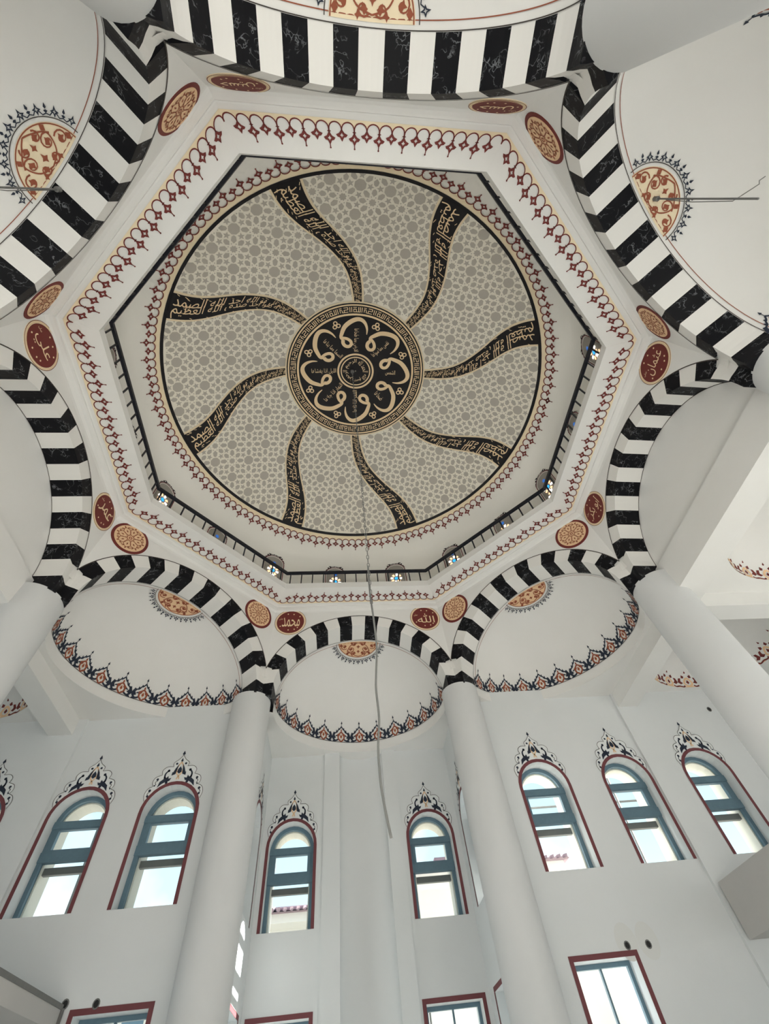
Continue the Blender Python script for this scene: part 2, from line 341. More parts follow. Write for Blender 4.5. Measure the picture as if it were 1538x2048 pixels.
# ------------------------------------------------------------------ columns with their striped heads
for i, k in enumerate(ORDER):
    V = Vector(VK[k]); c, R = dict(Sl=(Vector((-.415, .932)), .070), Sr=(Vector((.392, .932)), .070), El=(Vector((.995, .371)), .078), Wl=(Vector((-.985, .372)), .078)).get(k, (V*1.078, .075))
    root = empty('column', (c.x, c.y, -.267), 'structure')
    mb = MB(); n = 40
    mb.grid([[(c.x+R*math.cos(2*PI*j/n), c.y+R*math.sin(2*PI*j/n), z) for j in range(n)] for z in (-.267, .2, .6, 1.045)], True)
    obj('shaft', mb, 'column', root, smooth=True)
    s1 = SD[(i-1) % 8]; s2 = SD[i]             # side that ends here, side that starts here
    def outline(z):
        f = math.asin(max(0, min(1, (z-Z0)/s1.bi))); x1 = s1.ai*math.cos(f); x2 = s2.ai*math.cos(f)
        l1 = s1.lean(z); l2 = s2.lean(z)
        pts = [s1.P(x1, DEPTH, z), s1.P(x1, l1, z)]
        for t in (.35, .7): pts.append(s1.P(x1+(s1.h-x1)*t, l1+.002*t*t*4, z))
        vv = V*(1.0+.006); pts.append((vv.x, vv.y, z))
        for t in (.7, .35): pts.append(s2.P(-(x2+(s2.h-x2)*t), l2+.002*t*t*4, z))
        pts += [s2.P(-x2, l2, z), s2.P(-x2, DEPTH, z)]
        b = V*1.13; pts.append((b.x, b.y, z)); return pts
    for z0, z1, m in ((1.04, 1.092, 'black'), (1.092, 1.152, 'white')):
        mb = MB(); rows = [outline(z0+(z1-z0)*q/3) for q in range(4)]; mb.grid(rows, True); mb.poly(rows[0]); mb.poly(rows[-1])
        obj('band', mb, m, root, label='black marbled band at the column head' if m == 'black' else 'white band at the column head')

    q4 = [V*1.001, Vector(s1.P(s1.h-.022, .008, 0)[:2]), V*1.08, Vector(s2.P(-(s2.h-.022), .008, 0)[:2])]   # core behind the spandrel tip
    mb = MB(); rows = [[(q.x, q.y, z) for q in q4] for z in (1.12, 1.165, 1.24)]; rows[1][0] = (V.x*1.004, V.y*1.004, 1.165); rows[2][0] = (V.x*1.02, V.y*1.02, 1.24); mb.grid(rows, True); mb.poly(rows[-1]); obj('core', mb, 'white', root)

# ------------------------------------------------------------------ the eight striped arches
PHI1 = math.asin(.092/.295)
for si, s in enumerate(SD):
    root = empty('arch', s.P(0, 0, 1.06), 'structure')
    N = 600; fs = [PHI1+(PI-2*PHI1)*k/N for k in range(N+1)]; cum = [0]
    for k in range(N):
        a = ((s.a+s.ai)/2*math.cos(fs[k]), (BE+s.bi)/2*math.sin(fs[k])); b = ((s.a+s.ai)/2*math.cos(fs[k+1]), (BE+s.bi)/2*math.sin(fs[k+1]))
        cum.append(cum[-1]+math.hypot(a[0]-b[0], a[1]-b[1]))
    cuts = []; j = 0
    for q in range(16):
        while cum[j] < cum[-1]*q/15-1e-9: j += 1
        cuts.append(fs[j])
    for q in range(15):
        mb = MB(); rows = []
        for k in range(5):
            f = cuts[q]+(cuts[q+1]-cuts[q])*k/4; xo, zo = s.eo(f); xi, zi = s.ei(f)
            xe, ze = s.a*math.cos(f), zo
            rows.append([s.face(xo, zo), s.face(xi, zi), s.P(xi, DEPTH, zi), s.P(xo, DEPTH, zo)])
        mb.grid(rows, True); mb.poly(rows[0]); mb.poly(rows[-1])
        obj('voussoir', mb, 'black' if q % 2 == 0 else 'white', root)
    # spandrel wall above the arch
    mb = MB(); ft = math.asin((1.157-Z0)/BE); n = 48; lo = []; hi = []; mid = []
    for k in range(n+1):
        f = ft+(PI-2*ft)*k/n; x, z = s.eo(f); lo.append(s.face(x, z)); hi.append(s.face(x*.985, 1.425)); mid.append(s.face(x*(1-.0075), (z+1.425)/2))
    mb.grid([lo, mid, hi]); obj('spandrel', mb, 'plaster', root)
    # painted outline along the arch
    pen = Pen(lambda x, z: s.face(x, z, .0012)); pen.stroke([s.eo(ft+(PI-2*ft)*k/n) for k in range(n+1)], .0032); pen.out('painted_line', 'line', root)
    if si in HD:                               # half-dome behind the arch
        dep = HD[si]
        def hd(q0, q1, off=0.0):
            r2 = min(1.0, q0*q0+q1*q1); q2 = math.sqrt(max(0, 1-r2)); k = 1-off/.3
            return s.P(q0*s.ai*k, DEPTH+q1*dep*k, Z0+q2*s.bi*k)
        def hp(f, ps, off=0.0):
            k = 1-off/.3
            return s.P(s.ai*math.cos(f)*math.cos(ps)*k, DEPTH+dep*math.sin(f)*math.cos(ps)*k, Z0+s.bi*math.sin(ps)*k)
        hroot = empty('half_dome', s.P(0, .2, Z0), 'structure')
        mb = MB(); mb.grid([[hp(PI*j/48, PI/2*i/20) for j in range(49)] for i in range(21)]); obj('shell', mb, 'plaster', hroot, smooth=True)
        mb = MB(); mb.grid([[s.P(s.ai*math.cos(PI*j/48), DEPTH+dep*math.sin(PI*j/48), z) for j in range(49)] for z in (1.02, Z0)]); obj('fascia', mb, 'plaster', hroot, smooth=True)
        # painted edge lines
        for q1, w, m in ((.004, .006, 'line'), (.052, .006, 'rust')):
            pen = Pen(lambda x, y: hd(x, y, .0015)); 
            P0 = [(math.cos(PI*(.0+k/60))*math.sqrt(1-q1*q1), q1) for k in range(61)]
            mbp = MB(); mbp.grid([[s.P(x*s.ai*.995, DEPTH+(q1-w/2)*dep, Z0+s.bi*.995*math.sqrt(max(0, 1-x*x-q1*q1))) for x, _ in P0], [s.P(x*s.ai*.995, DEPTH+(q1+w/2)*dep, Z0+s.bi*.995*math.sqrt(max(0, 1-x*x-q1*q1))) for x, _ in P0]])
            obj('painted_line', mbp, m, hroot)
        # half-round medallion at the crown
        A, B = .265, .29
        ell = lambda k, a0, a1, n: (A*k*math.cos(a0+(a1-a0)*n), .03+B*k*math.sin(a0+(a1-a0)*n))
        pen = Pen(lambda x, y: hd(x, y, .0015)); pen.m.grid([[pen.f(*ell(q/8, 0, PI, k/28)) for k in range(29)] for q in range(9)]); pen.out('medallion', 'peach' if si in (0, 1, 7) else 'beige', hroot)
        pr = Pen(lambda x, y: hd(x, y, .003)); pl = Pen(lambda x, y: hd(x, y, .003)); pn = Pen(lambda x, y: hd(x, y, .003))
        pr.stroke([ell(.97, 0, PI, k/28) for k in range(29)], .008); pl.stroke([ell(1.10, 0, PI, k/28) for k in range(29)], .006)
        for g in (-1, 1):
            for (x, y, r, a, t) in ((.10, .17, .055, .3, 1.2), (.185, .11, .05, 2.2, -1.15), (.055, .085, .04, 3.6, 1.1), (.06, .245, .04, 1.2, -1.0)):
                pr.stroke([(g*q0, q1) for q0, q1 in spiral(x, y, r, a, t)], .012, .006)
                pr.fill([(g*(x+u*.028), y+v*.030) for u, v in ((-1, 0), (-.3, .5), (.2, 1), (.4, .3), (1, -.2), (.2, -.4), (-.2, -1))])
            pr.stroke([(g*q0, q1) for q0, q1 in bez([(0, .06), (.10, .10), (.14, .20), (.06, .27), (0, .30)], 6)], .010)
            pr.fill([(g*(.23+u*.022), .075+v*.03) for u, v in ((-1, 0), (0, 1), (1, 0), (0, -1))]); pr.fill([(g*(.145+u*.020), .235+v*.026) for u, v in ((-1, 0), (0, 1), (1, 0), (0, -1))])
        for (x, y, r) in ((0, .13, .028), (0, .215, .024), (-.09, .055, .02), (.09, .055, .02)):
            pr.fill([(x+u*r, y+v*r*1.2) for u, v in ((-1, 0), (-.35, .35), (0, 1.2), (.35, .35), (1, 0), (.3, -.4), (0, -1), (-.3, -.4))])
        for k in range(9):                     # fringe of little navy diamonds
            a = PI*(k+.5)/9; c, sn = math.cos(a), math.sin(a)
            def loc(u, v, c=c, sn=sn): e = 1.23+v*.12; return (A*e*c-u*.030*sn, .03+B*e*sn+u*.030*c)
            pn.m.f.extend([]); 
            for ring in ([(-1, 0), (-.3, .3), (0, 1.1), (.3, .3), (1, 0), (.3, -.3), (0, -1), (-.3, -.3)],):
                o_ = [loc(u, v) for u, v in ring]; i_ = [loc(u*.4, v*.4) for u, v in ring]
                pn.m.grid([[pn.f(*q) for q in o_], [pn.f(*q) for q in i_]], True)
            if k < 8:
                a2 = PI*(k+1)/9; c2, s2_ = math.cos(a2), math.sin(a2)
                loc2 = lambda u, v, c=c2, sn=s2_: (A*(1.23+v*.12)*c-u*.030*sn, .03+B*(1.23+v*.12)*sn+u*.030*c)
                pn.fill([loc2(0, 1.2), loc2(-.35, .5), loc2(0, .2), loc2(.35, .5)]); pn.stroke([loc2(-1.6, -.2), loc2(-.8, -.8), loc2(0, -.5), loc2(.8, -.8), loc2(1.6, -.2)], .007)
                pn.fill([loc2(-.5, -.1), loc2(0, .1), loc2(.5, -.1), loc2(0, -.5)])
        pr.out('arabesque', 'rust', hroot); pl.out('painted_line', 'line', hroot); pn.out('fringe', 'navy', hroot)
        # band of palmettes along the foot
        NP = 13; pn = Pen(lambda f, v: hp(f, v*.285, .0018)); pr = Pen(lambda f, v: hp(f, v*.285, .0022)); pc = Pen(lambda f, v: hp(f, v*.285, .0014))
        pw = PI/NP
        for k in range(NP):
            c = PI*(k+.5)/NP
            T = lambda pts, g=1: [(c+g*u*pw, v) for u, v in pts]
            asp = 1/pw
            for g in (-1, 1):
                pn.stroke(T(bez([(-.50, .30), (-.34, .08), (-.16, .16), (-.20, .34), (-.30, .30)], 5), g), .10*pw, .05*pw, aspect=asp)
                pn.fill(T([(-.5, .30), (-.42, .52), (-.30, .46), (-.36, .36), (-.28, .22), (-.40, .16)], g))
                pn.stroke(T(bez([(-.38, .46), (-.24, .50), (-.17, .62), (-.10, .66), (0, .80)], 4), g), .055*pw, aspect=asp)
                pn.fill(T([(-.30, .50), (-.27, .64), (-.20, .54)], g)); pn.fill(T([(-.17, .60), (-.16, .74), (-.07, .68)], g)); pn.fill(T([(-.5, .0), (-.40, .13), (-.30, .02)], g))
                pr.stroke(T(bez([(0, .02), (-.16, .20), (-.12, .40), (0, .52)], 5), g), .07*pw, aspect=asp)
                pr.fill(T([(-.17, .26), (-.23, .38), (-.12, .46), (-.05, .38), (-.11, .31)], g)); pr.fill(T([(-.02, .05), (-.14, .10), (-.05, .15)], g))
            pn.fill(T([(0, .92), (-.05, .94), (0, 1.06), (.05, .94)])); pn.stroke(T([(0, .78), (0, .94)]), .025*pw, aspect=asp)
            pr.fill(T([(0, .20), (-.06, .28), (0, .40), (.06, .28)])); pr.fill(T([(0, .52), (-.045, .58), (0, .68), (.045, .58)])); pc.fill(T([(-.07, .28), (0, .16), (.07, .28), (0, .45)]))
        pn.out('palmette_scrolls', 'navy', hroot); pr.out('palmette_flowers', 'rust', hroot); pc.out('palmette_ground', 'peach', hroot)
        pen = Pen(lambda f, v: hp(f, v, .0015)); pen.stroke([(PI*k/48, .004) for k in range(49)], .008, aspect=1); pen.out('painted_line', 'line', hroot)
    else:                                      # left and right arches: flat lunette over a deep beam
        mb = MB(); lo = []; hi = []
        for k in range(41):
            f = .04+(PI-.08)*k/40; x, z = s.ei(f); hi.append(s.P(x, DEPTH, z)); lo.append(s.P(x, DEPTH+.004, 1.06))
        mb.grid([hi, lo]); obj('lunette', mb, 'plaster', root)
        pen = Pen(lambda x, z: s.P(x, DEPTH-.001, z)); pen.stroke([s.ei(.1+(PI-.2)*k/40) for k in range(41)], .004); pen.out('painted_line', 'line', root)
        mb = MB(); bx = [s.P(-s.h-.02, .072, .962), s.P(s.h+.02, .072, .962), s.P(s.h+.02, .175, .962), s.P(-s.h-.02, .175, .962)]
        top = [(q[0], q[1], 1.075) for q in bx]; mb.grid([bx, top], True); mb.poly(bx); mb.poly(top); obj('beam', mb, 'plaster', kind='structure')

# ------------------------------------------------------------------ ceilings and beams of the side bays
def base_curve(si):
    s = SD[si]
    if si in HD: return [s.P(s.ai*math.cos(PI*j/32), DEPTH+HD[si]*math.sin(PI*j/32), 1.02) for j in range(33)]
    return [s.P(s.h+.02, .12, 1.02), s.P(-s.h-.02, .12, 1.02)]
inner = []
for si in range(8):
    c = base_curve(si); s = SD[si]
    c = c if (Vector(c[0][:2])-Vector(VK[SIDES[si][0]])).length < (Vector(c[-1][:2])-Vector(VK[SIDES[si][0]])).length else c[::-1]
    inner += [(q[0], q[1]) for q in c]
MD = [(1.37, .70, .268, .235), (1.39, .095, .268, .235), (-1.37, .70, .268, .235), (-1.39, .095, .268, .235)]
mdl = [[(x+a*math.cos(2*PI*k/40), y+b*math.sin(2*PI*k/40)) for k in range(40)] for x, y, a, b in MD]
outer = [(-1.8, -1.8), (1.8, -1.8), (1.8, .99), (.46, .99), (.46, 1.39), (-.46, 1.39), (-.46, .99), (-1.8, .99)]
mb = MB(); mb.holes([outer, inner]+mdl, lambda x, y: (x, y, 1.02)); obj('ceiling', mb, 'plaster', kind='structure')
for (x, y, a, b) in MD:
    root = empty('ceiling_dome', (x, y, 1.02), 'structure')
    f = lambda t, ps, k=1.0: (x+a*k*math.cos(t)*math.cos(ps), y+b*k*math.sin(t)*math.cos(ps), 1.02+.15*k*math.sin(ps))
    mb = MB(); mb.grid([[f(2*PI*j/40, PI/2*i/10) for j in range(40)] for i in range(11)], True); obj('shell', mb, 'plaster', root, smooth=True)
    pb = Pen(lambda t, v: f(t, v, .994)); pg = Pen(lambda t, v: f(t, v, .991)); pl = Pen(lambda t, v: f(t, v, .995)); NP = 18; pw = 2*PI/NP; asp = 1.6
    pl.stroke([(2*PI*k/72, .02) for k in range(73)], .03)
    for k in range(NP):
        c = 2*PI*(k+.5)/NP; T = lambda pts, g=1: [(c+g*u*pw, v*.42) for u, v in pts]
        for g in (-1, 1):
            pb.fill(T([(-.5, .35), (-.42, .60), (-.30, .62), (-.34, .42), (-.24, .30), (-.38, .22)], g)); pb.stroke(T(bez([(-.5, .1), (-.3, .04), (-.22, .14)], 4), g), .07*pw, aspect=asp)
            pb.fill(T([(-.26, .62), (-.22, .80), (-.10, .72), (-.14, .60)], g)); pg.stroke(T(bez([(0, .06), (-.18, .24), (-.12, .48), (0, .62)], 5), g), .09*pw, aspect=asp)
        pb.fill(T([(0, .88), (-.05, .92), (0, 1.04), (.05, .92)])); pb.fill(T([(0, .22), (-.08, .34), (0, .5), (.08, .34)]))
    pl.out('painted_line', 'peach', root); pb.out('palmette_scrolls', 'burg', root); pg.out('palmette_flowers', 'peach', root)
def beam(x0, x1, y0, y1, z0=.962, z1=1.02):
    mb = MB(); mb.box((x0, y0, z0), (x1, y1, z1)); obj('beam', mb, 'plaster', kind='structure')
for g in (-1, 1):
    beam(min(g*1.03, g*1.11), max(g*1.03, g*1.11), .42, .965-.011)
    beam(min(g*1.04, g*1.8), max(g*1.04, g*1.8), .385, .455); beam(min(g*1.04, g*1.8), max(g*1.04, g*1.8), -.46, -.39)
    beam(min(g*1.03, g*1.11), max(g*1.03, g*1.11), -1.8, -.42)

# ------------------------------------------------------------------ octagonal cornice, ledge and ornament
def octp(r, z): return [(VK[k][0]*r, VK[k][1]*r, z) for k in ORDER]
prof = [(.984, 1.425), (.981, 1.436), (.974, 1.4435), (.964, 1.4465), (.958, 1.4475), (.957, 1.4525), (.953, 1.4538), (.941, 1.4556), (.8496, 1.468), (.8481, 1.497), (.862, 1.499), (1.02, 1.499)]
croot = empty('gallery_cornice', (0, .9, 1.45), 'structure')
mb = MB(); mb.grid([octp(r, z) for r, z in prof[:8]], True); obj('cove', mb, 'plaster', croot)
mb = MB(); mb.grid([octp(r, z) for r, z in prof[7:9]], True); obj('soffit', mb, 'plaster', croot)
mb = MB(); mb.grid([octp(r, z) for r, z in prof[8:]], True); obj('ledge', mb, 'plaster', croot)
def lambrequin(pf, pa, U, n, T, ends=True):              # one run of arches, beads and diamonds along u in 0..n (unit arcs)
    for k in range(n):
        arc = [(k+.5-.5*math.cos(PI*j/10), .40-.30*math.sin(PI*j/10)**.8) for j in range(11)]
        pf.m.grid([[pf.f(q[0], 0) for q in arc], [pf.f(*q) for q in arc]])
        pa.stroke(arc, .095, aspect=T)
    for k in (range(n+1) if ends else range(1, n)):
        lng = k % 2 == 0; cy = .66 if lng else .54; r = .47; ry = .235 if lng else .22
        o_ = [(-1, -.1), (-.45, -.35), (0, -1), (.45, -.35), (1, -.1), (.75, .25), (.35, .35), (0, 1), (-.35, .35), (-.75, .25)]
        O = [(k+u*r, cy+v*ry) for u, v in o_]; I = [(k+u*r*.30, cy+v*ry*.36) for u, v in o_]
        pa.m.grid([[pa.f(*q) for q in O], [pa.f(*q) for q in I]], True)
        if lng:
            pa.stroke([(k, .38), (k, .5)], .12); pa.fill([(k-.17, .42), (k, .385), (k+.17, .42), (k, .46)]); pa.stroke([(k, .84), (k, 1.0)], .08); pa.disc(k, .985, .08, 6, .035)
bf = Pen(None); ba = Pen(None)
for si, s in enumerate(SD):
    A, B = Vector(VK[SIDES[si][0]]), Vector(VK[SIDES[si][1]]); NA = 22
    def fm(u, v, off):
        r = .941+(.8496-.941)*v*.70; z = 1.4556+(1.468-1.4556)*v*.70
        # keep unit width constant: slots run between the mitre lines
        q = (A+(B-A)*(u/NA))*r; return (q.x, q.y, z-off)
    bf.f = lambda u, v: fm(u, v, .0012); ba.f = lambda u, v: fm(u, v, .0020)
    lambrequin(bf, ba, None, NA, .5, False)
bf.out('painted_ground', 'beige', croot); ba.out('painted_lambrequin', 'burg', croot, 'stuff')

# ------------------------------------------------------------------ gallery railing
rail = empty('gallery_railing', (0, .75, 1.499)); tag(rail, 'black metal railing running round the octagonal ledge below the dome', 'railing')
mb = MB(); hw, hh = .0055, .0065
mb.grid([octp(r, z) for r, z in ((.8538-hw, 1.569-hh), (.8538+hw, 1.569-hh), (.8538+hw, 1.569+hh), (.8538-hw, 1.569+hh), (.8538-hw, 1.569-hh))], True); obj('handrail', mb, 'metal', rail)
bm_ = None
for si in range(8):
    A, B = Vector(VK[SIDES[si][0]])*.8545, Vector(VK[SIDES[si][1]])*.8545
    for k in range(13):
        q = A+(B-A)*((k+.35)/13); p = W((q.x, q.y, 1.499))
        if bm_ is None:
            mb = MB(); r = .014; h = .066*S; mb.box((-r, -r, 0), (r, r, h)); o = obj('baluster', mb, 'metal', rail, world=True); bm_ = o.data
        else:
            o = bpy.data.objects.new('baluster', bm_); COL.objects.link(o); o.parent = rail; o.matrix_parent_inverse = Matrix.Translation(-Vector(gloc(rail)))
        o.location = p

# ------------------------------------------------------------------ main dome
AX, AY, ZC, RS = .885, .855, 1.056, 1.09/.87
def dome(rho, th, off=0.0):
    h = math.sqrt(max(0, RS*RS-rho*rho)); k = 1-off/(RS*.87)
    return (AX*rho*math.cos(th)*k, AY*rho*math.sin(th)*k, ZC+.87*h*k)
droot = empty('dome', (0, 0, 1.499), 'structure')
mb = MB(); nth = 96
rows = [[(AX*math.cos(2*PI*j/nth), AY*math.sin(2*PI*j/nth), z) for j in range(nth)] for z in (1.499, 1.6, 1.68)]
rows += [[dome(r, 2*PI*j/nth) for j in range(nth)] for r in (.995, .97, .94, .9, .878)]
mb.grid(rows, True); obj('drum', mb, 'drum', droot, smooth=True)
mb = MB(); rows = [[dome(.878*math.sin(PI/2*(1-i/22)), 2*PI*j/nth) for j in range(nth)] for i in range(23)]
mb.grid(rows, True); obj('shell', mb, 'cream', droot, smooth=True)
def ringd(name, r0, r1, m, off, n=128):
    mb = MB(); mb.grid([[dome(r, 2*PI*j/n, off) for j in range(n)] for r in (r0, (r0+r1)/2, r1)], True); return obj(name, mb, m, droot)
ringd('rim_line', .866, .877, 'ink', .004); ringd('rim_band', .877, .889, 'beige', .003)
nar = 152
pf = Pen(lambda u, v: dome(.886+.048*v, 2*PI*u/nar, .0028)); pa = Pen(lambda u, v: dome(.886+.048*v, 2*PI*u/nar, .004)); lambrequin(pf, pa, None, nar, .7)
pf.out('painted_ground', 'beige', droot); pa.out('painted_lambrequin', 'burg', droot, 'stuff')
# S-curved inscription arms
ARM = [(.345, 20.2, 5.6), (.366, 20.0, 5.6), (.42, 19.1, 5.9), (.477, 17.8, 6.1), (.537, 15.4, 6.5), (.61, 10.8, 7.4), (.66, 7.4, 7.6), (.70, 4.6, 7.7), (.75, 1.8, 7.5), (.807, .2, 7.5), (.85, 0, 7.5), (.872, 0, 7.6)]
def arm(rho):
    for (a, c0, w0), (b, c1, w1) in zip(ARM[:-1], ARM[1:]):
        if rho <= b: t = max(0, (rho-a)/(b-a)); return c0+(c1-c0)*t, w0+(w1-w0)*t
    return ARM[-1][1:]
rs = [.345+(.868-.345)*k/60 for k in range(61)]
smc = []
for k, r in enumerate(rs):
    q = [arm(max(.345, min(.868, r+d))) for d in (-.03, -.015, 0, .015, .03)]; smc.append((sum(x[0] for x in q)/5, sum(x[1] for x in q)/5))
def arms(rho):
    t = (rho-.345)/(.868-.345)*60; k = max(0, min(59, int(t))); u = t-k
    return smc[k][0]+(smc[k+1][0]-smc[k][0])*u, smc[k][1]+(smc[k+1][1]-smc[k][1])*u
RIMA = [-154.7, -109.0, -65.0, -21.1, 23.8, 69.8, 114.3, 160.7]
L1, L2 = 'بسم الله الرحمن الرحيم قل هو الله احد الله الصمد', 'لم يلد ولم يولد ولم يكن له كفوا احد صدق الله العظيم'
# arc position as a function of text x: ds proportional to the local width
acc = [0.0]
for k in range(60):
    r = (rs[k]+rs[k+1])/2; acc.append(acc[-1]+1/(r*arms(r)[1]))
def rho_at(x):                                 # x 0 outer .. 1 inner
    g = (1-x)*acc[-1]*.975+acc[-1]*.015
    for k in range(60):
        if acc[k+1] >= g: return rs[k]+(rs[k+1]-rs[k])*(g-acc[k])/(acc[k+1]-acc[k])
    return rs[-1]
for a0 in RIMA:
    aroot = empty('inscription_arm', dome(.6, math.radians(a0+10)))
    aroot.parent = droot; aroot.matrix_parent_inverse = Matrix.Translation(-Vector(gloc(droot)))
    mb = MB(); mb.grid([[dome(r, math.radians(a0+arms(r)[0]+g*(arms(r)[1]/2+.55/r)), .0035) for r in rs] for g in (-1, -.5, 0, .5, 1)]); obj('border', mb, 'beige', aroot)
    mb = MB(); mb.grid([[dome(r, math.radians(a0+arms(r)[0]+g*arms(r)[1]/2), .006) for r in rs] for g in (-1, -.5, 0, .5, 1)]); obj('band', mb, 'ink', aroot)
    pen = Pen(lambda r, g: dome(r, math.radians(a0+arms(r)[0]+g*arms(r)[1]/2), .0085))
    write(pen, L1, lambda x, y: (rho_at(x), -.38+1.30*y)); write(pen, L2, lambda x, y: (rho_at(x), -.93+1.22*y))
    rr = random.Random(int(a0)+500)
    for q in range(70):
        r = rho_at(rr.random()); g = rr.choice((-.9, -.72, -.1, .1, .75, .92))+rr.uniform(-.06, .06); h = .0035+.004*(r-.34); da = .10
        pen.poly([(r+u*h, g+v*da) for u, v in ((-1, -.3), (-.6, -.6), (1, .4), (.7, .7))])
    pen.out('lettering', 'gold', aroot)
# star-and-octagon lattice: grey cells on the cream shell, sector by sector
def cells():
    oc = [(.205*math.cos(PI/8+PI/4*k), .205*math.sin(PI/8+PI/4*k)) for k in range(8)]; yield oc, 0
    for k in range(4):
        a = PI/2*k
        for d in (.335,):
            cx, cy = d*math.cos(a), d*math.sin(a)
            yield [(cx+(.128 if j % 2 == 0 else .056)*math.cos(a+PI*j/5), cy+(.128 if j % 2 == 0 else .056)*math.sin(a+PI*j/5)) for j in range(10)], 1
    yield [(.5+(.135 if j % 2 == 0 else .098)*math.cos(PI/8+PI*j/8), .5+(.135 if j % 2 == 0 else .098)*math.sin(PI/8+PI*j/8)) for j in range(16)], 1
    for k in range(8):
        a = PI/4*k; c, s_ = math.cos(a), math.sin(a); ext = .0 if k % 2 == 0 else .03
        yield [(.5+u*c-v*s_, .5+u*s_+v*c) for u, v in ((.20, 0), (.30, .092), (.41+ext, .070), (.462+ext, 0), (.41+ext, -.070), (.30, -.092))], 0
        b = a+PI/8; c, s_ = math.cos(b), math.sin(b)
        yield [(.5+u*c-v*s_, .5+u*s_+v*c) for u, v in ((.165, 0), (.215, .030), (.215, -.030))], 0
CELLS = list(cells()); LA = .128; mb = MB()
for k, a0 in enumerate(RIMA):
    an = RIMA[(k+1) % 8]+(360 if k == 7 else 0); ax = math.radians((a0+an)/2+5); ca, sa = math.cos(ax), math.sin(ax)
    for i in range(-9, 10):
        for j in range(-9, 10):
            for pts, star in CELLS:
                cx = sum(q[0] for q in pts)/len(pts); cy = sum(q[1] for q in pts)/len(pts)
                def pol(q):
                    X, Y = (i+q[0])*LA, (j+q[1])*LA; L_ = math.hypot(X, Y)
                    return RS*math.sin(min(L_/RS, 1.5)), math.atan2(Y*ca+X*sa, X*ca-Y*sa)
                r, th = pol((cx, cy))
                if r < .37 or r > .862: continue
                d = (math.degrees(th)-(a0+arms(r)[0])) % 360; wid = (an+arms(r)[0]-(a0+arms(r)[0]))
                if d > wid: continue
                P_ = [pol(q) for q in pts]; b = mb.add([dome(min(q[0], .868), q[1], .0018) for q in P_])
                if star:
                    c_ = mb.add([dome(r, th, .0018)]); n = len(pts)
                    for q in range(n): mb.f.append((c_, b+q, b+(q+1) % n))
                else: mb.f.append(tuple(b+q for q in range(len(pts))))
obj('lattice_cells', mb, 'cell', droot, 'stuff')
# central medallion
mroot = empty('medallion', dome(0, 0)); mroot.parent = droot; mroot.matrix_parent_inverse = Matrix.Translation(-Vector(gloc(droot)))
def md(x, y, off=.010): x *= .359; y *= .359; return dome(math.hypot(x, y), math.atan2(y, x), off)
def disk(name, r, m, off, n=72):
    mb = MB(); mb.grid([[md(q*r*math.cos(2*PI*k/n), q*r*math.sin(2*PI*k/n), off) for k in range(n)] for q in (1, .66, .33, .01)], True); obj(name, mb, m, mroot)
disk('border', 1.018, 'beige', .007); disk('ground', 1.0, 'ink', .009)
pg = Pen(lambda x, y: md(x, y, .0115))
pg.ring(0, 0, .965, .985, 96); pg.ring(0, 0, .83, .857, 96); pg.ring(0, 0, .245, .272, 64); pg.ring(0, 0, .205, .222, 64)
NK = 34                                        # square script ring, word by word with bars
KU = [[((0, 0), (0, 5)), ((1.5, 0), (1.5, 5)), ((3, 0), (3, 5)), ((1.5, .35), (7.2, .35)), ((7.2, 0), (7.2, 3)), ((5, 3), (7.4, 3)), ((5, 3), (5, .4)), ((9, 0), (9, 5)), ((4.6, 4.7), (7.6, 4.7))],
      [((0, 0), (0, 5)), ((1.5, 4.7), (5.2, 4.7)), ((1.7, 4.7), (1.7, 2.6)), ((1.7, 2.6), (5.2, 2.6)), ((5.0, 2.6), (5.0, .3)), ((1.5, .35), (6.8, .35)), ((6.8, .35), (6.8, 2.6)), ((8.6, .3), (8.6, 3.2)), ((7, 3.1), (9, 3.1)), ((6.8, 4.6), (9.2, 4.6))]]
for k in range(NK):
    a0 = 2*PI*k/NK
    for (p, q) in KU[k % 2]:
        T = lambda u, v: ((.875+v/5*.072)*math.cos(a0-(u+.6)/10.6*2*PI/NK), (.875+v/5*.072)*math.sin(a0-(u+.6)/10.6*2*PI/NK))
        dx, dy = q[0]-p[0], q[1]-p[1]; l = math.hypot(dx, dy); nx, ny = -dy/l*.33, dx/l*.33
        n = max(1, int(abs(dx)/2)); A_ = [T(p[0]+dx*i/n+nx, p[1]+dy*i/n+ny) for i in range(n+1)]; B_ = [T(p[0]+dx*i/n-nx, p[1]+dy*i/n-ny) for i in range(n+1)]
        pg.m.grid([[pg.f(*c) for c in A_], [pg.f(*c) for c in B_]])
WAW = [(.455, .17), (.50, .215), (.56, .205), (.66, .165), (.735, .085), (.775, .0), (.77, -.07), (.72, -.125), (.64, -.152), (.56, -.150)]
WAW = bez(WAW, 6)
PHR = ['الشمس', 'ضحاها', 'القمر اذا تلاها', 'النهار اذا جلاها', 'الليل اذا يغشاها', 'السماء وما بناها'.replace('ء', ''), 'الارض وما طحاها', 'نفس وما سواها']
